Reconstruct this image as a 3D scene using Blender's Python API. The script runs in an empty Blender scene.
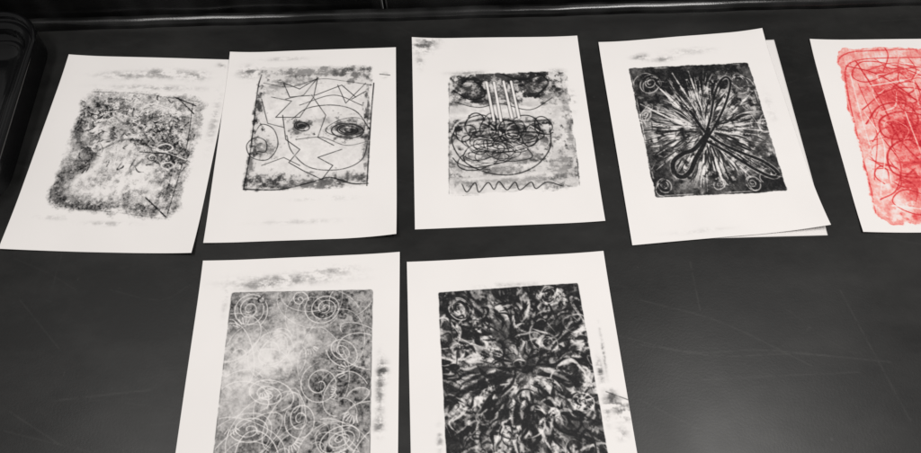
import bpy, numpy as np, math
from mathutils import Matrix, Vector
# ------------------------------------------------------------------ camera geometry
F, PI_, RO, HC = 733.21, 1.08571, -0.040106, 733.485      # focal (px of 921), pitch, roll, height (mm)
cs, sn = math.cos(RO), math.sin(RO)
def on_table(p):
    x = (p[0]-460.5)/F; y = -(p[1]-226.5)/F
    x, y = cs*x-sn*y, sn*x+cs*y
    d = (x, math.cos(PI_)+y*math.sin(PI_), -math.sin(PI_)+y*math.cos(PI_))
    k = HC/-d[2]
    return np.array([d[0]*k, d[1]*k])
C = bpy.context.scene.collection
scene = bpy.context.scene
# ------------------------------------------------------------------ numpy noise and drawing
def vnoise(ny, nx, sy, sx, rng):
    gy, gx = int(ny/sy)+3, int(nx/sx)+3
    g = rng.random((gy, gx))
    y = np.arange(ny)/sy + rng.random(); x = np.arange(nx)/sx + rng.random()
    iy = y.astype(int); ix = x.astype(int)
    fy = y-iy; fx = x-ix
    fy = (fy*fy*(3-2*fy))[:, None]; fx = (fx*fx*(3-2*fx))[None, :]
    iy1 = np.minimum(iy+1, gy-1); ix1 = np.minimum(ix+1, gx-1)
    a = g[np.ix_(iy, ix)]; b = g[np.ix_(iy, ix1)]; c = g[np.ix_(iy1, ix)]; d = g[np.ix_(iy1, ix1)]
    return (a*(1-fx)+b*fx)*(1-fy)+(c*(1-fx)+d*fx)*fy
def fbm(ny, nx, sy, sx, octs, rng, gain=.6):
    o = np.zeros((ny, nx)); amp = 1.; t = 0
    for i in range(octs):
        o += amp*vnoise(ny, nx, max(sy, 1.01), max(sx, 1.01), rng); t += amp
        amp *= gain; sy /= 2; sx /= 2
    o /= t
    return (o-o.mean())/(o.std()+1e-9)            # zero mean, unit deviation
def sstep(a, b, x):
    t = np.clip((x-a)/(b-a), 0, 1); return t*t*(3-2*t)
def catmull(P, n=8):
    P = np.asarray(P, float)
    if len(P) < 3: 
        return np.array([P[0]+(P[-1]-P[0])*t for t in np.linspace(0, 1, 8)])
    Q = np.vstack([2*P[0]-P[1], P, 2*P[-1]-P[-2]]); out = []
    for i in range(1, len(Q)-2):
        p0, p1, p2, p3 = Q[i-1:i+3]
        for t in np.linspace(0, 1, n, endpoint=False):
            out.append(.5*((2*p1)+(-p0+p2)*t+(2*p0-5*p1+4*p2-p3)*t*t+(-p0+3*p1-3*p2+p3)*t**3))
    out.append(P[-1]); return np.array(out)
class Canvas:
    def __init__(s, w, h, res, seed):
        s.w, s.h = w, h
        s.nx, s.ny = int(round(w/res))+1, int(round(h/res))+1
        s.rx, s.ry = w/(s.nx-1), h/(s.ny-1)
        s.X = (np.arange(s.nx)*s.rx)[None, :]*np.ones((s.ny, 1)); s.Y = (np.arange(s.ny)*s.ry)[:, None]*np.ones((1, s.nx))
        s.d = np.zeros((s.ny, s.nx)); s.rng = np.random.default_rng(seed)
        s.grain = s.f(1.8, 1.8, 2); s.mott = s.f(7, 7, 4)
    def f(s, sx, sy, o=4, gain=.6): return fbm(s.ny, s.nx, sy/s.ry, sx/s.rx, o, s.rng, gain)
    def mask(s, P, w, soft=.7, taper=False):
        m = np.zeros_like(s.d); n = len(P)-1
        for i, (a, b) in enumerate(zip(P[:-1], P[1:])):
            ww = w*math.sin(math.pi*(i+.5)/n)**.8 if taper else w
            R = ww/2+soft
            x0, x1 = min(a[0], b[0])-R, max(a[0], b[0])+R; y0, y1 = min(a[1], b[1])-R, max(a[1], b[1])+R
            i0, i1 = max(int(x0/s.rx), 0), min(int(x1/s.rx)+2, s.nx); j0, j1 = max(int(y0/s.ry), 0), min(int(y1/s.ry)+2, s.ny)
            if i0 >= i1 or j0 >= j1: continue
            X = s.X[j0:j1, i0:i1]-a[0]; Y = s.Y[j0:j1, i0:i1]-a[1]
            v = b-a; L = v@v+1e-9
            t = np.clip((X*v[0]+Y*v[1])/L, 0, 1)
            D = np.hypot(X-t*v[0], Y-t*v[1])
            np.maximum(m[j0:j1, i0:i1], np.clip((R-D)/(2*soft), 0, 1), out=m[j0:j1, i0:i1])
        return m
    def apply(s, m, a):
        if a >= 0: s.d = 1-(1-s.d)*(1-m*a)
        else: s.d = s.d*(1+m*a)
    def line(s, P, w=1.2, a=.9, smooth=True, soft=.55, broken=.3, taper=False):
        P = np.asarray(P, float)
        if smooth and len(P) > 2: P = catmull(P)
        else:
            P = np.vstack([np.linspace(p, q, 6, endpoint=False) for p, q in zip(P[:-1], P[1:])]+[P[-1:]])
        m = s.mask(P, w, soft, taper)
        if broken: m = m*np.clip(1-broken*np.clip(s.mott*.7+s.grain*.25, -0.3, 2.2), 0, 1)
        s.apply(m, a)
    def spiral(s, c, r, turns=3, w=1.2, a=.9, ecc=.85, rot=None, r0=.1, wob=.06, **k):
        t = np.linspace(0, 1, int(14*turns)+6); ph = s.rng.random()*6.28
        rot = s.rng.random()*3 if rot is None else rot
        R = r*(r0+(1-r0)*t)*(1+wob*np.sin(t*turns*6.283*.7+ph)); x = R*np.cos(ph+t*turns*6.283); y = R*ecc*np.sin(ph+t*turns*6.283)
        s.line(np.c_[c[0]+x*math.cos(rot)-y*math.sin(rot), c[1]+x*math.sin(rot)+y*math.cos(rot)], w, a, **k)
    def ring(s, c, rx, ry, rot=0, w=1.2, a=.9, t0=0, t1=6.5, wob=.07, **k):
        t = np.linspace(t0, t1, 22); ph = s.rng.random()*6.28; q = 1+wob*np.sin(1.7*t+ph)+wob*.5*np.sin(3.1*t+2*ph); x = rx*q*np.cos(t); y = ry*q*np.sin(t)
        s.line(np.c_[c[0]+x*math.cos(rot)-y*math.sin(rot), c[1]+x*math.sin(rot)+y*math.cos(rot)], w, a, **k)
    def blob(s, c, rx, ry, a, rot=0, soft=.5, rough=.35, tex=None, texamt=.5):
        X = s.X-c[0]; Y = s.Y-c[1]
        x = (X*math.cos(rot)+Y*math.sin(rot))/rx; y = (-X*math.sin(rot)+Y*math.cos(rot))/ry
        r = np.hypot(x, y)+rough*.35*s.mott
        m = 1-sstep(1-soft, 1+soft*.6, r)
        if tex is not None: m = m*np.clip(1-texamt+texamt*(1+tex), 0, 1.4)
        s.apply(np.clip(m, 0, 1), a)
    def wipe(s, c, rx, ry, a, rot=0):               # faint smeared ink on the margin
        if not hasattr(s, 'wt'): s.wt = .6*s.f(16, 5, 4, .6)+.4*s.f(5, 5, 3, .6)
        X = s.X-c[0]; Y = s.Y-c[1]
        x = (X*math.cos(rot)+Y*math.sin(rot))/rx; y = (-X*math.sin(rot)+Y*math.cos(rot))/ry
        m = np.exp(-(x*x+y*y)*1.1)*np.clip(.45+.55*s.wt+.12*s.grain, 0, 1.5)
        s.apply(np.clip(m, 0, 1), a)
class Sheet(Canvas):
    def __init__(s, quad, seed, res=.55):
        super().__init__(215.9, 279.4, res, seed); s.q = [np.array(p, float) for p in quad]
    def world(s, X, Y):
        u, v = X/s.w, Y/s.h; q = s.q
        return [(1-u)*(1-v)*q[0][i]+u*(1-v)*q[1][i]+u*v*q[2][i]+(1-u)*v*q[3][i] for i in (0, 1)]
    def loc(s, p):                                 # photo measurement -> millimetres on this sheet
        t = on_table(p); a = np.array([100., 100.])
        for _ in range(12):
            f = np.array(s.world(a[0], a[1]))-t
            fx = (np.array(s.world(a[0]+1, a[1]))-np.array(s.world(a[0], a[1]))); fy = (np.array(s.world(a[0], a[1]+1))-np.array(s.world(a[0], a[1])))
            a = a-np.linalg.solve(np.c_[fx, fy], f)
        return a
    def L(s, *pts): return np.array([s.loc(p) for p in pts])
    def plate(s, pts, rough=1.2, r=4.):
        P = pts; c = P.mean(0); ds = []
        for a, b in zip(P, np.roll(P, -1, 0)):
            v = (b-a)/np.linalg.norm(b-a); n = np.array([-v[1], v[0]])
            if (c-a)@n < 0: n = -n
            ds.append((s.X-a[0])*n[0]+(s.Y-a[1])*n[1])
        ds = np.array(ds); srt = np.sort(ds, 0); a, b = srt[0], srt[1]
        cor = (a < r) & (b < r)
        sd = np.where(cor, r-np.hypot(r-a, r-b), a)
        s.sd0 = sd; s.sd = sd+rough*s.f(12, 12, 4)*.5+rough*.12*s.grain
        return s.sd
# ------------------------------------------------------------------ materials
def mat(name):
    m = bpy.data.materials.new(name); m.use_nodes = True
    return m, m.node_tree.nodes, m.node_tree.links, m.node_tree.nodes['Principled BSDF']
def paper_mat(name, stops, paper):
    m, N, L, B = mat(name)
    at = N.new('ShaderNodeAttribute'); at.attribute_name = 'ink'
    tc = N.new('ShaderNodeTexCoord')
    n1 = N.new('ShaderNodeTexNoise'); n1.inputs['Scale'].default_value = 900; n1.inputs['Detail'].default_value = 3
    L.new(tc.outputs['Object'], n1.inputs['Vector'])
    ma = N.new('ShaderNodeMath'); ma.operation = 'MULTIPLY_ADD'; ma.inputs[1].default_value = .02; L.new(n1.outputs['Fac'], ma.inputs[0])
    sb = N.new('ShaderNodeMath'); sb.operation = 'SUBTRACT'; sb.inputs[1].default_value = .01; L.new(at.outputs['Fac'], sb.inputs[0]); L.new(sb.outputs[0], ma.inputs[2])
    cr = N.new('ShaderNodeValToRGB'); e = cr.color_ramp.elements
    e[0].position = 0.0; e[0].color = (*paper, 1); e[1].position = 1; e[1].color = (*stops[-1][1], 1)
    for p, c in stops[:-1]:
        k = e.new(p); k.color = (*c, 1)
    L.new(ma.outputs[0], cr.inputs['Fac']); 
    n2 = N.new('ShaderNodeTexNoise'); n2.inputs['Scale'].default_value = 9; n2.inputs['Detail'].default_value = 4
    L.new(tc.outputs['Object'], n2.inputs['Vector'])
    mr = N.new('ShaderNodeMapRange'); mr.inputs['To Min'].default_value = .94; mr.inputs['To Max'].default_value = 1.04; L.new(n2.outputs['Fac'], mr.inputs['Value'])
    mx = N.new('ShaderNodeMix'); mx.data_type = 'RGBA'; mx.blend_type = 'MULTIPLY'; mx.inputs['Factor'].default_value = 1
    L.new(cr.outputs['Color'], mx.inputs['A']); L.new(mr.outputs['Result'], mx.inputs['B']); L.new(mx.outputs['Result'], B.inputs['Base Color'])
    rr = N.new('ShaderNodeMapRange'); rr.inputs['To Min'].default_value = .85; rr.inputs['To Max'].default_value = .6
    L.new(at.outputs['Fac'], rr.inputs['Value']); L.new(rr.outputs['Result'], B.inputs['Roughness'])
    B.inputs['Specular IOR Level'].default_value = .2
    bp = N.new('ShaderNodeBump'); bp.inputs['Strength'].default_value = .15; bp.inputs['Distance'].default_value = .0003
    L.new(n1.outputs['Fac'], bp.inputs['Height']); L.new(bp.outputs['Normal'], B.inputs['Normal'])
    return m
PAPER = (.80, .770, .755)
M_black = paper_mat('paper_with_black_ink', [(1, (.006, .006, .007))], PAPER)
M_red = paper_mat('paper_with_red_ink', [(.25, (.82, .42, .38)), (.6, (.74, .10, .10)), (1, (.50, .012, .022))], PAPER)
# ------------------------------------------------------------------ sheet builder
def build_sheet(s, name, label, mat_, group, z0=.4, warp=None, linear=True, has_ink=True, wavy=.7):
    X, Y = s.X, s.Y; wx, wy = s.world(X, Y)
    wave = .5*s.f(120, 150, 2)
    Z = z0+.6*wavy+.3+np.clip(wave, -.8, 1.2)*wavy
    if warp is not None: Z = Z+warp(X/s.w, Y/s.h)
    c = np.array([np.mean([p[0] for p in s.q]), np.mean([p[1] for p in s.q])])
    root = bpy.data.objects.new(name, None); C.objects.link(root); root.location = (c[0]/1000, c[1]/1000, 0); root.empty_display_size = .03
    root['label'] = label; root['category'] = 'print' if has_ink else 'paper'
    if group: root['group'] = group
    d = np.clip(s.d, 0, 1)
    if linear: d = 1-(((1-d)*.9+.1)**2.1-.1**2.1)/(1-.1**2.1)
    d = np.clip(d, 0, 1)
    pts = np.stack([(wx-c[0])/1000, (wy-c[1])/1000, Z/1000], -1).reshape(-1, 3)
    ny, nx = s.ny, s.nx; idx = np.arange(ny*nx).reshape(ny, nx)
    quads = np.stack([idx[:-1, :-1], idx[1:, :-1], idx[1:, 1:], idx[:-1, 1:]], -1).reshape(-1, 4)
    if has_ink: inside = (s.sd0[:-1, :-1] > -1.5).reshape(-1)
    else: inside = np.zeros(len(quads), bool)
    def mk(nm, fq, extra=None):
        used, inv = np.unique(fq, return_inverse=True); v = pts[used]; q = inv.reshape(-1, 4); ink = d.reshape(-1)[used]
        if extra is not None:                      # paper edge: a thin turned-down skirt round the sheet
            per = np.concatenate([idx[0, :], idx[1:, -1], idx[-1, -2::-1], idx[-2:0:-1, 0]])
            mp = -np.ones(ny*nx, int); mp[used] = np.arange(len(used)); top = mp[per]; n = len(per)
            low = v[top].copy(); low[:, 2] -= .00035
            b = len(v)+np.arange(n)
            sk = np.stack([top, np.roll(top, -1), np.roll(b, -1), b], -1)
            v = np.vstack([v, low]); q = np.vstack([q, sk]); ink = np.concatenate([ink, np.full(n, .12)])
        me = bpy.data.meshes.new(nm); me.vertices.add(len(v)); me.vertices.foreach_set('co', v.astype(np.float32).ravel())
        me.loops.add(q.size); me.loops.foreach_set('vertex_index', q.astype(np.int32).ravel())
        me.polygons.add(len(q)); me.polygons.foreach_set('loop_start', (np.arange(len(q))*4).astype(np.int32)); 
        me.polygons.foreach_set('use_smooth', np.ones(len(q), bool)); me.update(calc_edges=True)
        a = me.attributes.new('ink', 'FLOAT', 'POINT'); a.data.foreach_set('value', ink.astype(np.float32))
        me.materials.append(mat_); o = bpy.data.objects.new(nm, me); C.objects.link(o); o.parent = root; return o
    mk('paper_sheet', quads[~inside], True)
    if has_ink: mk('ink_image', quads[inside])
    return root
def corner(u0, v0, r, h):                          # a lifted corner
    return lambda u, v: h*np.clip(1-np.hypot((u-u0), (v-v0)*1.25)/r, 0, 1)**2
def add(*fs): return lambda u, v: sum(f(u, v) for f in fs)
G = 'abstract prints laid out on the black counter'
U = np.random.default_rng(5)
ln = lambda *p, w=1.05, a=.93, sm=False, **k: s.line(s.L(*p), w, a, smooth=sm, **k)
def brayer(s): return np.clip(.45*s.f(20, 6, 4, .7)+.55*s.f(7, 6, 4, .65)+.15*s.grain, -1.2, 1.7)
def wipes(L_):
    for x, y, rx, ry, a in L_: s.wipe(s.loc((x, y)), rx, ry, a)
# ================================================================== print 1: grey speckled
s = Sheet([(-500.4, 661.1), (-285.5, 643.3), (-299.7, 364.2), (-519.5, 380.2)], 11)
s.plate(s.L((88, 90), (207, 98), (176, 222), (45, 207)), 3.4, 18)
ins = sstep(-3, 4, s.sd)
mid = s.f(10, 10, 6, .75); st = s.f(22, 5, 4, .7); st2 = s.f(4, 16, 4, .7); fleck = s.f(4, 4, 4, .8)
s.d = np.clip(.21+.04*s.f(34, 40, 3)+.08*mid+.03*st+.04*st2+.06*fleck, 0.02, .9)
Tm = np.clip(.6*mid+.6*fleck, -1.2, 1.7)
for x, y, rx, ry, a in [(88, 116, 20, 20, .62), (112, 110, 30, 15, .65), (164, 130, 28, 16, .72), (174, 158, 20, 20, .62), (178, 118, 14, 18, .5), (146, 208, 26, 6, .45), (105, 134, 16, 12, .6), (140, 120, 20, 12, .5), (168, 190, 10, 16, .45), (86, 206, 34, 5, .5)]:
    s.blob(s.loc((x, y)), rx, ry, a, soft=.8, rough=1.3, tex=Tm, texamt=.9)
S_ = s.L((96, 104), (78, 120), (78, 140), (90, 154), (78, 166), (60, 176), (54, 190), (66, 202), (96, 206))
s.line(S_, 17, .5, soft=6, broken=.5); s.line(S_+np.array([4, 2]), 7, .5, soft=3, broken=.7)
s.line(s.L((106, 128), (104, 150), (96, 168), (76, 182), (80, 192), (104, 190)), 9, -.85, soft=3)
for x, y, rx, ry, a, r_ in [(134, 177, 24, 13, -.95, -.6), (112, 190, 24, 9, -.9, -.2), (128, 152, 14, 7, -.75, 0), (150, 106, 12, 5, -.5, 0), (190, 118, 4, 18, -.4, 0), (56, 158, 6, 10, -.5, 0), (150, 188, 12, 10, -.6, 0)]:
    s.blob(s.loc((x, y)), rx, ry, a, rot=r_, soft=.8, rough=1.3)
s.line(s.L((98, 98), (118, 120), (140, 128), (150, 150), (136, 166)), 2.6, .6, soft=1.4, broken=.6)
s.line(s.L((95, 130), (110, 112), (135, 118), (150, 104), (180, 112)), 1.5, -.85)
s.line(s.L((100, 150), (125, 140), (150, 142), (186, 150)), 2.4, .65, soft=1.2, broken=.6)
s.line(s.L((140, 152), (188, 155)), 1.3, .9); s.line(s.L((128, 134), (190, 128)), 1.4, .75, broken=.6); s.line(s.L((152, 118), (172, 160), (168, 190)), 1.2, .75, broken=.6); s.line(s.L((132, 140), (162, 148), (180, 142)), 5, .9, soft=1.4, broken=.5)
s.line(s.L((193, 104), (186, 150), (168, 214)), 1., .85); s.line(s.L((146, 198), (170, 221)), 1.4, .95, broken=0); s.line(s.L((174, 97), (196, 106)), 1.8, .95); s.line(s.L((178, 98), (194, 114)), 1.4, .9)
s.line(s.L((92, 92), (140, 94), (200, 102)), 1, .55, broken=.7); s.line(s.L((50, 206), (110, 212), (168, 220)), 1, .6, broken=.6); s.line(s.L((52, 182), (50, 204)), 1.2, .6)
for k in range(150):
    a = s.loc((U.uniform(80, 192), U.uniform(98, 170))); th = U.uniform(0, 3.14); l = U.uniform(2, 8); v = np.array([math.cos(th), math.sin(th)])*l
    s.line([a-v, a+U.normal(0, 2.5, 2), a+v], U.uniform(.6, 2.4), U.choice([.85, -.85, -.85, .8]), broken=.7, taper=True)
s.spiral(s.loc((152, 158)), 8, 2, 1., .85); s.spiral(s.loc((112, 122)), 9, 2, 1., -.75); s.ring(s.loc((165, 148)), 9, 6, 0, 1.8, -.95); s.ring(s.loc((168, 166)), 7, 5, 0, 1.6, -.9); s.line(s.L((150, 146), (186, 160)), 1.4, -.9)
s.d = np.clip(s.d*(1+.18*s.grain+.15*s.mott), 0, 1)*ins
wipes([(125, 76, 30, 6, .32), (165, 74, 28, 7, .4), (196, 76, 14, 7, .4), (155, 88, 50, 4, .3), (214, 120, 5, 34, .22), (55, 218, 18, 3, .15), (110, 224, 24, 3, .2), (222, 66, 6, 4, .3)])
build_sheet(s, 'monoprint', 'pale grey speckled print with a white swoosh, leftmost sheet of the top row', M_black, G, z0=.1, warp=add(corner(1, 1, .35, 5), corner(0, 1, .3, 2), corner(0, 0, .25, 2)))
# ================================================================== print 2: thin line drawing
s = Sheet([(-289.3, 653.6), (-74.5, 652.5), (-71.8, 376.5), (-289.1, 377.5)], 12)
s.plate(s.L((261, 68), (371, 66), (368, 187), (243, 191)), 1.2, 6)
T = brayer(s); V = np.clip(s.f(5, 16, 4, .65)*.8+s.grain*.2, -1.2, 1.6)
s.d = np.clip(.05+.025*s.mott, 0, .2)*sstep(-.5, 1.5, s.sd)
for x, y, rx, ry, a, t in [(318, 73, 58, 6, .42, T), (300, 82, 22, 6, .35, T), (357, 75, 20, 11, .5, T), (276, 88, 14, 8, .3, T), (302, 184, 72, 8, .55, T), (263, 182, 28, 8, .65, T), (345, 178, 24, 6, .35, T),
                           (257, 108, 6, 22, .78, V), (252, 138, 8, 22, .8, V), (250, 165, 5, 18, .5, V), (368, 104, 5, 24, .65, V), (366, 145, 5, 28, .5, V), (350, 129, 22, 13, .65, T), (301, 127, 13, 9, .6, T), (262, 148, 14, 11, .5, T), (325, 122, 14, 5, .2, T)]:
    s.blob(s.loc((x, y)), rx*1.05, ry*1.2, a, soft=.9, rough=1.1, tex=t, texamt=.75)
s.d *= sstep(-3, 1, s.sd)
ln((262, 76), (258, 92), (251, 150), (244, 190), w=1.5, sm=True); ln((244, 190), (280, 190), (310, 183), (330, 178), (352, 184), (368, 184), w=1.6, sm=True); ln((374, 84), (371, 120), (367, 186), w=1.5, sm=True)
ln((264, 84), (290, 88), (320, 80), (345, 82), (372, 86), w=.9, sm=True, a=.7)
ln((286, 100), (304, 96), (318, 79), (300, 90), (284, 84), (290, 98), (316, 96), (342, 86), (356, 98), a=.9)
ln((318, 79), (314, 98), (300, 118), (276, 118), (292, 102), (272, 98))
ln((283, 116), (286, 140), (300, 150), (289, 163), (303, 171), (322, 180), (333, 166), (318, 158), (342, 150))
ln((352, 100), (366, 92)); ln((262, 100), (268, 124), (284, 128), a=.8); ln((312, 96), (326, 116), (318, 138), (334, 146), a=.8)
ln((338, 86), (346, 104), (366, 84), a=.8); ln((262, 166), (284, 158), (300, 166), a=.7); ln((300, 106), (334, 96), (362, 106), sm=True, a=.8)
ln((255, 134), (262, 125), (274, 130), (278, 146), (268, 160), (252, 158), (247, 146), (256, 138), (266, 142), (266, 152), (258, 152), sm=True, w=1.1)
ln((292, 120), (308, 109), (334, 106), (356, 112), (370, 130), sm=True, w=1.2, a=.9, broken=.4)
ln((369, 138), (362, 160), (340, 170), (310, 168), (292, 152), (287, 136), sm=True, w=1.1, a=.85, broken=.5)
ln((296, 140), (322, 138), (346, 146), (368, 142), sm=True, w=1., a=.7)
s.spiral(s.loc((348, 131)), 22, 3.6, 1.5, .95, .55, rot=.1, wob=.13, r0=.1, broken=.3); s.ring(s.loc((346, 128)), 26, 12, -.1, 1., .8, wob=.12); s.spiral(s.loc((302, 127)), 12, 2.6, 1.5, .92, .65, rot=.4, wob=.14, broken=.3)
s.blob(s.loc((353, 130)), 8, 5, .8, soft=.8, rough=1); s.blob(s.loc((302, 127)), 4, 3, .8, soft=.8, rough=.9)
wipes([(250, 73, 12, 9, .55), (290, 76, 9, 6, .5), (385, 76, 4, 4, .3), (285, 60, 26, 3, .2), (300, 222, 40, 3, .12), (325, 199, 30, 3, .15)])
ln((380, 75), (390, 76), a=.8, w=1.1)
build_sheet(s, 'monoprint', 'print of thin zigzag lines and small spirals on nearly bare white paper', M_black, G, z0=.9, warp=add(corner(1, 1, .32, 7), corner(0, 0, .25, 3), corner(0, 1, .2, 1.5)))
# ================================================================== print 3: cloud bands
s = Sheet([(-53.6, 666.7), (161.7, 658.8), (163.3, 385.0), (-51.5, 384.5)], 13)
s.plate(s.L((449, 76), (566, 72), (580, 188), (449, 196)), 1.4, 5)
T = brayer(s)
s.d = np.clip(.08+.03*s.f(20, 8, 4)+.03*s.mott, 0, .4)*sstep(-.5, 1.5, s.sd)
for x, y, rx, ry, a in [(498, 78, 54, 12, .8), (470, 90, 24, 16, .75), (490, 96, 40, 14, .65), (535, 84, 24, 18, .75), (550, 96, 16, 12, .45), (462, 104, 14, 8, .45), (500, 126, 56, 11, .85), (482, 138, 40, 14, .65), (526, 138, 36, 16, .7), (500, 156, 46, 14, .5), (503, 170, 36, 8, .4),
                        (520, 180, 60, 9, .35), (562, 168, 18, 24, .4), (465, 182, 14, 8, .3), (564, 100, 8, 26, .35), (572, 140, 6, 40, .4), (460, 168, 10, 10, .3)]:
    s.blob(s.loc((x, y)), rx, ry, a, soft=.7, rough=1.1, tex=T, texamt=.5)
s.blob(s.loc((508, 109)), 60, 4.5, -.8, rot=.03, soft=.8, rough=.9); s.blob(s.loc((505, 177)), 56, 3., -.7, rot=-.06, soft=.8, rough=.9)
for x, y, rx, ry, a in [(486, 146, 14, 6, -.6), (512, 152, 16, 5, -.6), (536, 146, 8, 8, -.5), (498, 164, 18, 4, -.6), (468, 140, 7, 7, -.4)]: s.blob(s.loc((x, y)), rx, ry, a, soft=.9, rough=1.2)
ln((462, 84), (475, 74), (500, 71), (530, 72), (548, 82), (535, 98), sm=True, w=2.6, a=.9); ln((455, 92), (470, 100), (485, 96), (478, 84), (462, 82), sm=True, w=2)
ln((500, 74), (520, 80), (540, 76), sm=True, w=2.4, a=.85); ln((452, 102), (478, 108), (500, 104), (530, 110), (552, 98), sm=True, w=1.3, a=.75)
for i in range(26): s.ring(s.loc((U.uniform(472, 534), U.uniform(126, 160))), U.uniform(14, 32), U.uniform(8, 20), U.uniform(-.45, .45), U.uniform(.9, 1.7), U.choice([.92, .92, .9, -.7]), t0=U.uniform(0, 4), t1=U.uniform(6, 10), wob=.2, broken=.3)
for i in range(8): s.ring(s.loc((464+11*i+U.normal(0, 2), 130+U.normal(0, 2))), U.uniform(9, 14), U.uniform(11, 17), U.uniform(0, .8), 1.5, .9, wob=.15)
ln((456, 128), (452, 142), (462, 160), (484, 172), (512, 175), (536, 166), (550, 148), (550, 128), sm=True, w=1.6, a=.85)
ln((460, 124), (490, 119), (520, 122), (550, 120), sm=True, w=3, a=.8, soft=1.2); ln((465, 134), (500, 130), (545, 134), sm=True, w=2.4, a=.8, soft=1.)
for x0, y0, x1, y1 in [(486.5, 83, 494, 121), (494, 83, 501, 121), (503.5, 82, 512, 118), (511, 82, 519, 118)]: ln((x0, y0), (x1, y1), w=5.4, a=.5, broken=.4)
for x0, y0, x1, y1 in [(486.5, 83, 494, 121), (494, 83, 501, 121), (503.5, 82, 512, 118), (511, 82, 519, 118)]: ln((x0, y0), (x1, y1), w=2.9, a=-.98, broken=0)
xs = [462, 467, 475, 479, 488, 494, 499, 507, 515, 520, 531, 536, 547, 562]; am = [3, 5, 4, 5.5, 4, 3, 4.5, 4, 3.5, 4.5, 3, 3.5, 2.5, 1.5]; w_ = [(x, 187.5-(x-463)*.03+am[i]*(1 if i % 2 else -1)) for i, x in enumerate(xs)]
s.line(s.L(*w_), 1.3, .93, broken=.2)
ln((450, 197), (500, 195), (545, 192), (580, 189), w=1.3, sm=True, a=.85); ln((567, 75), (573, 120), (580, 188), w=1.1, sm=True, a=.75)
ln((449, 78), (449, 195), w=1, sm=True, a=.45)
s.d *= sstep(-1.5, .5, s.sd)
wipes([(422, 48, 15, 9, .6), (430, 42, 12, 5, .5), (470, 74, 22, 4, .35), (573, 100, 4, 14, .3), (556, 72, 10, 4, .35), (420, 62, 5, 10, .25)])
build_sheet(s, 'monoprint', 'print of grey cloud bands with four white vertical stripes and a wavy bottom line', M_black, G, z0=.3, warp=add(corner(0, 0, .25, 3), corner(1, 0, .22, 2), corner(1, 1, .25, 2)))
# ================================================================== print 4: black with crossing loops, on a second sheet
u4 = Sheet([(212, 640), (414.5, 641), (407.5, 357), (205, 360)], 24, 2.2); u4.sd0 = u4.d-9; u4.d += .03
build_sheet(u4, 'blank_sheet', 'white sheet peeking out from under the black print with crossing loops', M_black, None, z0=0.1, warp=None, has_ink=False, wavy=.05)
b4 = on_table((827, 229))
s = Sheet([(187.5, 645.6), (401.5, 657.5), tuple(b4), (189.3, 353.5)], 14)
s.plate(s.L((628, 69), (748, 63), (787, 192), (655, 199)), .8, 3)
ins = sstep(-.3, 1.0, s.sd); st = s.f(10, 10, 5, .7)
s.d = np.clip(.90+.05*s.f(22, 22, 3)+.07*st, .3, .99)
c = s.loc((704, 130))
for x, y, rx, ry, a in [(722, 120, 26, 34, -.55), (676, 120, 22, 26, -.5), (722, 160, 30, 16, -.55), (742, 96, 16, 26, -.5), (650, 130, 12, 26, -.4), (700, 182, 30, 10, -.45), (690, 150, 16, 14, -.45), (720, 100, 10, 18, -.45), (756, 140, 16, 14, -.4)]: s.blob(s.loc((x, y)), rx, ry, a, soft=1, rough=2., tex=np.clip(st, -1, 1.5), texamt=.5)
for k in range(300):
    th = U.uniform(0, 6.283); r0 = U.uniform(5, 48); r1 = min(r0+U.uniform(10, 46), 94); v = np.array([math.cos(th), math.sin(th)]); n = np.array([-v[1], v[0]]); e = n*U.normal(0, 2)
    s.line([c+v*r0, c+v*(r0+r1)/2+n*U.normal(0, 1.), c+v*r1+e], U.uniform(.6, 2.2), -U.uniform(.35, .92), soft=.5, broken=.7, taper=True)
for k in range(170):
    th = U.uniform(0, 6.283); r0 = U.uniform(8, 50); r1 = r0+U.uniform(12, 34); v = np.array([math.cos(th), math.sin(th)]); n = np.array([-v[1], v[0]])
    s.line([c+v*r0, c+v*(r0+r1)/2+n*U.normal(0, 1.5), c+v*r1+n*U.normal(0, 3)], U.uniform(.8, 3.), .85, soft=.5, broken=.4, taper=True)
for (x, y), r in [((650, 84), 17), ((738, 82), 16), ((664, 186), 10), ((752, 184), 12), ((645, 116), 12), ((764, 126), 12), ((720, 184), 9)]:
    s.blob(s.loc((x, y)), r, r, .5, soft=.9, rough=1.2); s.spiral(s.loc((x, y)), r, 2.8, 1.2, -.7, U.uniform(.6, .85), broken=.8, wob=.2)
    for q in range(3): s.ring(s.loc((x+U.normal(0, 4), y+U.normal(0, 4))), r*U.uniform(.5, 1.2), r*U.uniform(.4, .9), U.uniform(0, 3), 1.2, U.choice([-.6, .85]), broken=.7, t1=U.uniform(2, 5), wob=.15)
for p in [((660, 90), (690, 120)), ((672, 74), (700, 118)), ((688, 72), (702, 112)), ((654, 84), (694, 122)), ((640, 105), (686, 128)), ((722, 150), (750, 178)), ((712, 152), (724, 188)), ((704, 150), (700, 188)), ((728, 128), (768, 132)), ((728, 118), (752, 92))]:
    s.line(s.L(*p), 2.2, -.93, soft=.7, broken=.5, taper=True)
bands = [([(704, 138), (694, 150), (682, 155), (673, 163), (674, 174), (682, 178), (690, 172), (695, 160), (703, 146), (708, 130)], 5.4),
         ([(704, 138), (710, 118), (714, 96), (720, 82), (726, 78), (730, 84), (726, 102), (716, 124), (704, 144)], 2.9),
         ([(690, 112), (704, 132), (720, 144), (742, 154), (762, 162), (777, 173), (773, 178), (758, 172), (738, 160), (718, 148), (702, 140)], 3.6)]
for P, w_ in bands: s.line(s.L(*P), w_+2.2, -.55, soft=.7, broken=.7)
for P, w_ in bands: s.line(s.L(*P), w_, .985, soft=.5, broken=0)
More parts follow.
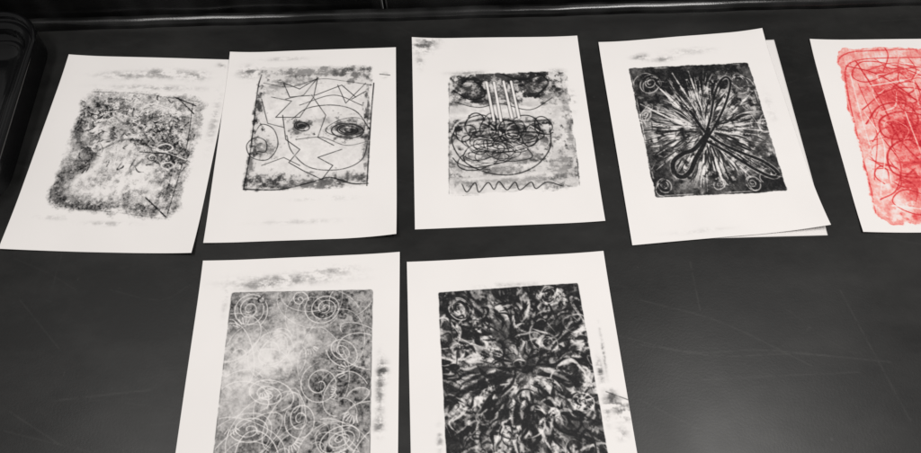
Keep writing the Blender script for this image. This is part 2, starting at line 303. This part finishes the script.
for k in range(50):
    a = s.loc((U.uniform(640, 775), U.uniform(76, 190))); s.line([a, a+U.normal(0, 5, 2), a+U.normal(0, 8, 2)], U.uniform(.6, 1.3), U.choice([-.6, .8]), broken=.6, taper=True)
s.d = np.clip(s.d+.03*s.grain, 0, 1)*ins
s.d = np.clip(s.d-.5*np.exp(-((s.sd0-2.2)/.7)**2)*np.clip(s.f(16, 16, 3), 0, 1), 0, 1)
wipes([(690, 52, 30, 5, .14), (640, 58, 10, 5, .35), (662, 60, 14, 4, .35), (770, 110, 5, 20, .1), (700, 232, 30, 3, .08)])
build_sheet(s, 'monoprint', 'dark black print with two crossing looped bands and white rays in the top row', M_black, G, z0=1.3, warp=add(corner(1, 1, .4, 9), corner(1, 0, .22, 3), corner(0, 0, .2, 2)))
# ================================================================== print 5: red
s = Sheet([(459.1, 638.1), (674.7, 628.1), (661.7, 348.2), (446.1, 358.2)], 15)
tl, bl = s.loc((835, 49)), s.loc((878, 224))
s.plate(np.array([tl, [tl[0]+152, tl[1]+2], [bl[0]+156, bl[1]], bl]), 2.0, 16)
ins = sstep(-1.5, 1.5, s.sd); m5 = s.f(12, 9, 5, .65); s5 = s.f(5, 24, 4, .65)
s.d = np.clip(.30+.06*s.f(40, 40, 3)+.06*m5+.05*s5, .05, .8)
for x, y, rx, ry, a in [(905, 95, 36, 34, .4), (914, 140, 30, 44, .66), (912, 185, 20, 20, .5), (885, 74, 30, 10, .4), (905, 128, 22, 16, .5)]: s.blob(s.loc((x, y)), rx, ry, a, soft=1, rough=1, tex=np.clip(m5, -1, 1.5), texamt=.5)
for x, y, rx, ry, a in [(866, 105, 10, 22, -.45), (878, 160, 10, 36, -.6), (890, 196, 14, 20, -.6), (896, 212, 26, 9, -.6)]: s.blob(s.loc((x, y)), rx, ry, a, soft=1, rough=1.2, tex=np.clip(s5, -1, 1), texamt=.4)
r = lambda *p, w=1.5, a=.8, **k: s.line(s.L(*p), w, a, broken=.3, **k)
r((876, 218), (862, 160), (848, 108), (838, 66), (846, 54), (870, 51), (940, 49), w=1.6, a=.7, soft=.7); r((872, 196), (858, 140), (847, 90), (846, 68), (860, 60), (900, 58), (940, 58), w=1.6, a=.7, soft=.7)
r((846, 66), (876, 74), (905, 92), (940, 122), w=1.8); r((856, 62), (880, 100), (900, 140), (935, 176), w=2); r((940, 66), (900, 70), (868, 82), (852, 76), (862, 62), (895, 66), (940, 84))
r((862, 110), (885, 92), (910, 88), (940, 96)); r((866, 124), (880, 106), (905, 104), (918, 120), (905, 138), (884, 136), (880, 120), (900, 112), (935, 118), w=2, a=.88)
r((940, 146), (905, 140), (888, 152), (892, 172), (915, 178), (940, 172), w=2.2, a=.88); r((884, 140), (900, 164), (896, 190), (880, 200), w=1.4); r((935, 200), (905, 190), (892, 202), (912, 214), (940, 216), w=1.3)
r((900, 120), (925, 150), w=6, a=.6, soft=2.2); r((905, 165), (925, 160), w=5, a=.6, soft=2.2); r((858, 84), (876, 130), (874, 180), w=1.2, a=.6)
for k in range(34):
    a = s.loc((U.uniform(875, 925), U.uniform(62, 190))); th = U.uniform(0, 6.28); v = np.array([math.cos(th), math.sin(th)])*U.uniform(8, 24); n = np.array([-v[1], v[0]])*U.normal(0, .4); s.line([a-v, a+n, a+v], U.uniform(.8, 2.4), U.choice([.8, .75, .75, -.75]), broken=.5, taper=True)
for k in range(5): s.ring(s.loc((U.uniform(885, 925), U.uniform(80, 180))), U.uniform(12, 26), U.uniform(8, 16), U.uniform(0, 3), U.uniform(1, 1.8), U.choice([.8, .8, -.6]), t1=U.uniform(4, 8), wob=.2, broken=.4)
r((864, 112), (884, 146), (880, 196), w=1.4, a=-.8); r((870, 86), (921, 78), w=1.8, a=-.8); r((905, 112), (925, 164), w=1.6, a=-.75); r((892, 206), (925, 210), w=1.8, a=-.85); r((850, 74), (862, 120), (874, 160), w=1.4, a=-.7); r((868, 66), (905, 64), (930, 70), w=1.4, a=-.7)
for k in range(20):
    a = np.array([U.uniform(80, 190), U.uniform(30, 210)]); th = U.uniform(0, 6); v = np.array([math.cos(th), math.sin(th)])*U.uniform(15, 40); n = np.array([-v[1], v[0]])*.4; s.line([a, a+v+n, a+2*v], U.uniform(.8, 1.6), U.choice([.7, .7, -.6]), broken=.3)
s.spiral([150, 60], 20, 3, 1.4, .8); s.spiral([140, 150], 24, 3, 1.6, .8)
s.d = np.clip(s.d*(1+.10*s.grain+.10*s.mott), 0, 1)*ins
s.d = np.maximum(s.d, .5*np.exp(-(s.sd/.9)**2)*np.clip(.7+.4*s.mott, 0, 1))
build_sheet(s, 'monoprint', 'red ink print of tangled strokes, the only coloured sheet', M_red, G, z0=.3, linear=False, warp=add(corner(0, 1, .25, 2), corner(0, 0, .22, 2)))
# ================================================================== print 6: grey with white swirls
s = Sheet([(-286.3, 355.0), (-68.4, 356.4), (-70, 76.8), (-287.9, 75.5)], 16)
tl, tr, l2, r2 = s.L((232, 293), (373, 290), (214, 453), (370, 453)); k = 188/(l2[1]-tl[1])
s.plate(np.array([tl, tr, tr+(r2-tr)*k, tl+(l2-tl)*k]), .35, 3)
ins = sstep(-.5, .7, s.sd); m1 = s.f(8, 8, 5, .65)
s.d = np.clip(.42+.05*s.f(30, 30, 3)+.06*m1, .1, .9)
for x, y, rx, ry, a in [(254, 312, 26, 14, .4), (326, 306, 32, 14, .5), (348, 330, 22, 28, .34), (342, 375, 30, 26, .46), (300, 425, 36, 22, .34), (350, 430, 24, 26, .36), (252, 442, 24, 18, .28), (238, 330, 14, 14, .2), (300, 480, 60, 24, .3)]:
    s.blob(s.loc((x, y)), rx, ry, a, soft=1, rough=1.2, tex=np.clip(m1, -1, 1.5), texamt=.6)
s.blob(s.loc((262, 356)), 44, 30, -.8, rot=-.3, soft=1, rough=.8); s.blob(s.loc((296, 345)), 26, 30, -.5, soft=1); s.blob(s.loc((240, 392)), 26, 30, -.45, soft=1); s.blob(s.loc((292, 325)), 10, 22, -.3, soft=1)
wl = dict(broken=.2, soft=.5)
for (x, y), r_, n in [((250, 310), 22, 3), ((325, 308), 20, 3), ((342, 352), 20, 2.5), ((320, 385), 24, 2), ((268, 395), 26, 2.4), ((300, 420), 20, 2.4), ((250, 430), 22, 2), ((340, 440), 22, 3), ((300, 300), 10, 1.6)]:
    s.spiral(s.loc((x, y)), r_, n, .9, -.92, U.uniform(.6, .95), wob=.1, **wl)
for kx in range(55):
    a = s.loc((U.uniform(228, 370), U.uniform(296, 475))); R = U.uniform(12, 44); s.ring(a, R, R*U.uniform(.45, 1), U.uniform(0, 3), U.uniform(.5, 1.0), -U.uniform(.6, .92), t0=U.uniform(0, 3), t1=U.uniform(3, 7), wob=.08, **wl)
for x, y in [(232, 425), (262, 388), (310, 345), (335, 450), (350, 372), (340, 392), (245, 330), (290, 440), (355, 410)]:      # short combed hatch marks
    a = s.loc((x, y)); t0 = U.uniform(0, 5); R = U.uniform(9, 15)
    for q in range(6):
        e = t0+q*.3; v = np.array([math.cos(e), math.sin(e)]); s.line([a+v*R*.5, a+v*R], 1.0, -.9, **wl)
for (x, y) in [(262, 300), (342, 384), (342, 316), (322, 315)]: s.ring(s.loc((x, y)), 4, 3, 0, 2.0, .75, broken=.5, wob=.2, t1=4.5)
s.d = np.clip(s.d*(1+.13*s.grain), 0, 1)*ins
s.d = np.maximum(s.d, .65*np.exp(-((s.sd0-.3)/.6)**2)*np.clip(.75+.35*s.mott, 0, 1))
wipes([(290, 280, 52, 6, .36), (330, 271, 26, 5, .3), (262, 286, 24, 5, .32), (380, 388, 4, 28, .45), (383, 372, 5, 10, .6), (379, 425, 5, 9, .45), (226, 300, 3, 20, .12)])
build_sheet(s, 'monoprint', 'silver grey print covered in fine white spirals, bottom row on the left', M_black, G, z0=.3, warp=add(corner(1, 0, .25, 2), corner(0, 0, .25, 2)))
# ================================================================== print 7: black burst
s = Sheet([(-60.6, 343.8), (156.4, 347.6), (163.6, 69), (-56, 64.5)], 17)
tl, tr, l2, r2 = s.L((438, 293), (578, 283), (446, 453), (608, 453)); k = 188/(l2[1]-tl[1])
s.plate(np.array([tl, tr, tr+(r2-tr)*k, tl+(l2-tl)*k]), .3, 2)
ins = sstep(-.3, .8, s.sd); m1 = s.f(9, 9, 5, .7)
s.d = np.clip(.96+.02*s.f(26, 26, 3)+.03*m1, .5, 1)
c = s.loc((528, 368))
s.blob(c, 42, 36, -.5, soft=1, rough=1.8, tex=np.clip(m1, -1, 1.5), texamt=.6)
for x, y, rx, ry in [(465, 310, 22, 15), (548, 298, 20, 12), (460, 350, 14, 18), (585, 335, 14, 18), (476, 410, 20, 18), (560, 440, 26, 14), (500, 450, 18, 14), (590, 390, 12, 18), (500, 400, 20, 14), (560, 400, 16, 16)]: s.blob(s.loc((x, y)), rx, ry, -.42, soft=1, rough=2.2, tex=np.clip(m1, -1, 1.5), texamt=.6)
def leaf(a, b, w, amt, bend=2., soft=.5, **k):
    a = np.array(a); b = np.array(b); v = b-a; n = np.array([-v[1], v[0]])/(np.hypot(*v)+1e-6)
    s.line([a, (a+b)/2+n*U.normal(0, bend), b], w, amt, soft=soft, taper=True, **k)
def burst(n_, rlo, rhi, l0, l1, w0, w1, a0, a1, sp, br, sf=.5, bd=3.2):
    for kx in range(n_):
        th = U.uniform(0, 6.283); r0 = rlo+U.uniform(0, 1)**.8*(rhi-rlo); l = U.uniform(l0, l1); dth = th+U.normal(0, sp)
        v = np.array([math.cos(th), math.sin(th)]); q = np.array([math.cos(dth), math.sin(dth)]); leaf(c+v*r0, c+v*r0+q*l, U.uniform(w0, w1), U.uniform(a0, a1), bend=bd, soft=sf, broken=br)
for (x, y), r_, n in [((462, 311), 20, 3.2), ((548, 297), 17, 3), ((584, 334), 15, 2.6), ((468, 404), 17, 2.6), ((580, 404), 19, 3), ((504, 446), 18, 3), ((456, 354), 13, 2.4), ((562, 446), 15, 2.5)]:
    s.spiral(s.loc((x, y)), r_, n, 2.2, -.72, .72, broken=.5, wob=.15, soft=.9)
burst(120, 8, 84, 16, 40, 3, 8, -.5, -.25, .35, .8, 1.3, 6)
burst(150, 6, 90, 14, 36, 3, 8, .8, .97, .4, .3, .9, 6)
burst(110, 8, 60, 12, 32, 1.4, 4.6, -.85, -.35, .25, .6, .8)
burst(70, 40, 92, 10, 26, 1.4, 4.5, -.7, -.3, .9, .7, .8, 6)
burst(120, 6, 88, 10, 32, 1.6, 5.5, .9, .97, .45, .15, .7, 5)
for kx in range(130):                                   # scratched curls and scribbles
    a = s.loc((U.uniform(442, 602), U.uniform(292, 482))); R = U.uniform(6, 22); s.ring(a, R, R*U.uniform(.3, .9), U.uniform(0, 3), U.uniform(.8, 3.6), U.choice([-.8, -.6, -.5, .92, .92]), t0=U.uniform(0, 3), t1=U.uniform(3, 5.5), soft=.6, broken=.6, taper=True, wob=.2)
for (x, y), r_, n in [((459, 309), 16, 3), ((548, 295), 12, 2.5), ((582, 402), 13, 2.4)]:
    s.spiral(s.loc((x, y)), r_, n, 1.1, -.8, .78, broken=.7, wob=.15)
s.blob(s.loc((500, 334)), 9, 18, .7, rot=-.4, soft=.8, rough=1.2); s.blob(s.loc((560, 322)), 9, 16, .7, rot=.5, soft=.8, rough=1.2); s.blob(s.loc((578, 428)), 16, 9, .7, soft=.8, rough=1.2)
s.blob(c, 8, 7, .95, soft=.6, rough=.9)
s.d = np.clip(s.d+.03*s.grain, 0, 1)*ins
wipes([(508, 286, 30, 3, .2), (600, 372, 3, 12, .6), (612, 398, 5, 8, .65), (624, 412, 8, 8, .7), (606, 410, 3, 12, .4), (622, 434, 5, 6, .35), (440, 440, 3, 12, .35), (603, 350, 1.5, 20, .5), (617, 404, 10, 4, .6)])
ln((606, 392), (628, 400), w=1, a=.6)
build_sheet(s, 'monoprint', 'nearly solid black print with white curls bursting outwards, bottom row on the right', M_black, G, z0=.3, warp=add(corner(1, 0, .25, 2), corner(0, 0, .25, 1.5)))
# ================================================================== the counter
def counter_mat(name, base, scuffed, rough, spec=.5):
    m, N, L, B = mat(name)
    tc = N.new('ShaderNodeTexCoord'); at = N.new('ShaderNodeAttribute'); at.attribute_name = 'scuff'
    n = N.new('ShaderNodeTexNoise'); n.inputs['Scale'].default_value = 6; n.inputs['Detail'].default_value = 6; L.new(tc.outputs['Object'], n.inputs['Vector'])
    n3 = N.new('ShaderNodeTexNoise'); n3.inputs['Scale'].default_value = 400; n3.inputs['Detail'].default_value = 2; L.new(tc.outputs['Object'], n3.inputs['Vector'])
    ad = N.new('ShaderNodeMath'); ad.operation = 'MULTIPLY_ADD'; ad.inputs[1].default_value = .05; L.new(n.outputs['Fac'], ad.inputs[0]); L.new(at.outputs['Fac'], ad.inputs[2])
    mx = N.new('ShaderNodeMix'); mx.data_type = 'RGBA'; mx.inputs['A'].default_value = (*base, 1); mx.inputs['B'].default_value = (*scuffed, 1)
    L.new(ad.outputs[0], mx.inputs['Factor']); L.new(mx.outputs['Result'], B.inputs['Base Color'])
    r = N.new('ShaderNodeMapRange'); r.inputs['From Min'].default_value = .3; r.inputs['From Max'].default_value = .7; r.inputs['To Min'].default_value = rough-.05; r.inputs['To Max'].default_value = rough+.06; L.new(n.outputs['Fac'], r.inputs['Value']); L.new(r.outputs['Result'], B.inputs['Roughness'])
    B.inputs['Specular IOR Level'].default_value = spec
    bp = N.new('ShaderNodeBump'); bp.inputs['Strength'].default_value = .12; bp.inputs['Distance'].default_value = .0004; L.new(n3.outputs['Fac'], bp.inputs['Height']); L.new(bp.outputs['Normal'], B.inputs['Normal'])
    return m
M_top = counter_mat('black_epoxy_resin', (.0062, .0062, .0061), (.10, .098, .094), .38, .27)
M_edge = counter_mat('black_resin_edge', (.004, .004, .004), (.03, .03, .03), .2, .5)
M_seam = counter_mat('grey_seam_sealant', (.04, .04, .038), (.08, .08, .08), .5, .4)
M_tray = counter_mat('glossy_black_plastic', (.002, .002, .0024), (.02, .02, .02), .14, .5)
root = bpy.data.objects.new('counter', None); C.objects.link(root); root['label'] = 'scuffed black counter with a low ledge and dark backsplash that the prints lie on'; root['category'] = 'counter'
X0, X1, Y0, Y1 = -760, 860, -120, 706
t = Canvas(X1-X0, Y1-Y0, 1.3, 31)                      # Y runs from the back edge forwards
def TL(*pts): return np.array([[on_table(p)[0]-X0, Y1-on_table(p)[1]] for p in pts])
haze = t.f(220, 130, 3); fine = t.f(14, 10, 5, .75); fine2 = t.f(60, 24, 4, .6)
t.d = np.clip(.055+.028*haze+.008*fine+.014*fine2, 0, .4)
for p in [((615, 335), (690, 352), (760, 350), (830, 356)), ((640, 300), (720, 322), (812, 366)), ((690, 262), (700, 310)), ((640, 345), (720, 356), (800, 354), (890, 362)), ((700, 380), (860, 372)), ((10, 412), (60, 445)), ((0, 430), (40, 440), (90, 452)), ((20, 300), (60, 350)), ((110, 290), (160, 300), (190, 285)), ((640, 400), (700, 430)), ((840, 290), (910, 420)), ((60, 400), (150, 390))]:
    t.line(TL(*p), .7, U.uniform(.10, .24), soft=.9, broken=.6)
for k in range(170):
    a = np.array([U.uniform(0, t.w), U.uniform(0, t.h)]); th = U.normal(.1, .7); l = U.uniform(8, 70); v = np.array([math.cos(th), math.sin(th)])*l
    t.line([a-v, a+U.normal(0, l*.08, 2), a+v], .4, U.uniform(.04, .14), soft=.8, broken=.7)
for k in range(150):
    a = np.array([U.uniform(0, t.w), U.uniform(0, t.h)]); t.blob(a, 1.4, 1.4, U.uniform(.1, .3), soft=.8, rough=.2) if k < 20 else t.line([a, a+U.normal(0, 2, 2)], .4, U.uniform(.05, .3), soft=.7, broken=0)
def raw_mesh(nm, v, q, mat_, parent, attr=None, smooth=True):
    me = bpy.data.meshes.new(nm); me.vertices.add(len(v)); me.vertices.foreach_set('co', np.asarray(v, np.float32).ravel())
    q = np.asarray(q, np.int32); me.loops.add(q.size); me.loops.foreach_set('vertex_index', q.ravel()); me.polygons.add(len(q))
    me.polygons.foreach_set('loop_start', (np.arange(len(q))*4).astype(np.int32)); me.polygons.foreach_set('use_smooth', np.full(len(q), smooth)); me.update(calc_edges=True)
    if attr is not None: a = me.attributes.new('scuff', 'FLOAT', 'POINT'); a.data.foreach_set('value', attr.astype(np.float32))
    me.materials.append(mat_); o = bpy.data.objects.new(nm, me); C.objects.link(o); o.parent = parent; return o
idx = np.arange(t.nx*t.ny).reshape(t.ny, t.nx)
v = np.stack([(X0+t.X)/1000, (Y1-t.Y)/1000, t.X*0], -1).reshape(-1, 3)
q = np.stack([idx[:-1, :-1], idx[1:, :-1], idx[1:, 1:], idx[:-1, 1:]], -1).reshape(-1, 4)
per = np.concatenate([idx[0, :], idx[1:, -1], idx[-1, -2::-1], idx[-2:0:-1, 0]]); low = v[per].copy(); low[:, 2] = -.03; b = len(v)+np.arange(len(per))
q = np.vstack([q, np.stack([per, np.roll(per, -1), np.roll(b, -1), b], -1)]); v = np.vstack([v, low])
raw_mesh('counter_top', v, q, M_top, root, np.concatenate([t.d.ravel(), np.zeros(len(per))]))
def sweep(nm, path, prof, mat_, parent, closed=False, scuff=None):
    """path: list of (x, y, nx, ny) in mm; prof: list of (offset along normal, z) in mm"""
    n, m_ = len(path), len(prof); v = [((x+a*ox)/1000, (y+b_*ox)/1000, z/1000) for (x, y, a, b_) in path for (ox, z) in prof]
    q = []
    for i in range(n if closed else n-1):
        j = (i+1) % n
        for k in range(m_-1): q.append((i*m_+k, j*m_+k, j*m_+k+1, i*m_+k+1))
    ii = np.repeat(np.arange(n), m_)
    sc = np.clip(.2+.3*np.sin(ii*.21)*np.sin(ii*.083+1)+.2*np.sin(ii*.9+2)*np.sin(ii*.37), 0, 1) if scuff is None else np.full(len(v), scuff)
    return raw_mesh(nm, v, q, mat_, parent, sc)
# rounded back ledge: follows the slight turn of the counter's back edge
bl, br = np.array([-760., 712.]), np.array([880., 687.])
d_ = (br-bl)/np.linalg.norm(br-bl); nrm = np.array([-d_[1], d_[0]])
path = [(*(bl+(br-bl)*k/240+nrm*(.5*math.sin(k*.23)+.3*math.sin(k*.61))), *nrm) for k in range(241)]
sweep('back_ledge', path, [(-3, -6), (-1.8, .4), (-1.4, 4), (-.4, 7), (1.6, 9.4), (4.6, 10.8), (8, 11), (11, 10), (12.6, 7.6), (13, 4), (18, 3)], M_edge, root)
def panel(p0, p1):
    pr = [(15, -2), (15.2, 30), (15, 98), (16, 100), (18, 101), (35, 101)]
    n = 90; pa = [(*(bl+d_*(p0+(p1-p0)*k/n)+nrm*.5*math.sin(k*.3)), *nrm) for k in range(n+1)]
    o = sweep('backsplash_panel', pa, pr, M_edge, root); return o
sx = (on_table((385, 24))[0]+760)
panel(0, sx-3.4); panel(sx+3.4, 1640)
for e in (-1, 1):
    g = [(*(bl+d_*(sx+e*3.2-1.1+2.2*k/4)), *nrm) for k in range(5)]
    sweep('seam_strip', g, [(16, 0), (14.1, 4), (14.1, 98), (16, 100)], M_seam, root, scuff=.5)
g = [(*(bl+d_*(sx-2.1+4.2*k/4)), *nrm) for k in range(5)]
sweep('seam_gap', g, [(17, 0), (17, 98)], M_tray, root, scuff=0)
# ================================================================== black tray at the left with a stepped rounded rim
tr_ = bpy.data.objects.new('tray', None); C.objects.link(tr_); tr_['label'] = 'glossy black tray with a rounded ridged rim at the left edge of the counter'; tr_['category'] = 'tray'
def rrect(x0, y0, x1, y1, r):
    P = []
    for cx, cy, a0 in [(x1-r, y1-r, 0), (x0+r, y1-r, 90), (x0+r, y0+r, 180), (x1-r, y0+r, 270)]:
        for k in range(21):
            a = math.radians(a0+90*k/20); P.append((cx+r*math.cos(a), cy+r*math.sin(a), math.cos(a), math.sin(a)))
    return P
base = rrect(-860, 470, -572, 663, 10)
def bead(x0, x1, z0, z1, h, n=7): return [(x0+(x1-x0)*(.5-.5*math.cos(math.pi*k/n)), z0+(z1-z0)*k/n+h*math.sin(math.pi*k/n)) for k in range(n+1)]
sweep('rim', base, [(43, .6), (43.6, 10), (45, 26), (46, 33)]+bead(46.3, 38.5, 34.5, 31, 4.5)+bead(37, 26.5, 27.5, 22, 3.5)+[(24, 15), (21, 11)]+bead(20, 13, 10, 8, 2.5)+[(10, 6)], M_tray, tr_, True, .05)
sweep('basin', base, [(10, 6), (7, 4), (4, 2.5), (0, 1.5), (-6, 1.2)], M_tray, tr_, True, .1)
P = base; me = bpy.data.meshes.new('tray_floor'); me.from_pydata([((x-6*a)/1000, (y-6*b_)/1000, .0012) for x, y, a, b_ in P], [], [list(range(len(P)))]); me.materials.append(M_tray)
f = bpy.data.objects.new('tray_floor', me); C.objects.link(f); f.parent = tr_
# ================================================================== light
w = bpy.data.worlds.new('World'); scene.world = w; w.use_nodes = True
w.node_tree.nodes['Background'].inputs['Color'].default_value = (1, .985, .965, 1); w.node_tree.nodes['Background'].inputs['Strength'].default_value = .19
def area(loc, sx_, sy_, e, tgt):
    l = bpy.data.lights.new('ceiling_lamp', 'AREA'); l.shape = 'RECTANGLE'; l.size = sx_; l.size_y = sy_; l.energy = e; l.color = (1, .98, .955)
    o = bpy.data.objects.new('ceiling_lamp', l); C.objects.link(o); o.location = loc
    o.rotation_euler = (Vector(tgt)-Vector(loc)).to_track_quat('-Z', 'Y').to_euler()
area((.7, .1, 1.9), 1.2, .3, 30, (.2, .3, 0))
area((-1.0, .3, 2.1), 1.2, .3, 17, (0, .4, 0))
# ================================================================== camera
cam = bpy.data.cameras.new('camera'); co = bpy.data.objects.new('camera', cam); C.objects.link(co); scene.camera = co
cam.sensor_width = 36; cam.lens = F/921*36; cam.clip_start = .01; cam.clip_end = 50
R = Vector((1, 0, 0)); Uv = Vector((0, math.sin(PI_), math.cos(PI_))); Fw = Vector((0, math.cos(PI_), -math.sin(PI_)))
rx = cs*R+sn*Uv; ry = -sn*R+cs*Uv; rz = -Fw
co.matrix_world = Matrix(((rx[0], ry[0], rz[0], 0), (rx[1], ry[1], rz[1], 0), (rx[2], ry[2], rz[2], HC/1000), (0, 0, 0, 1)))
scene.view_settings.view_transform = 'Standard'; scene.view_settings.look = 'None'; scene.view_settings.exposure = 0
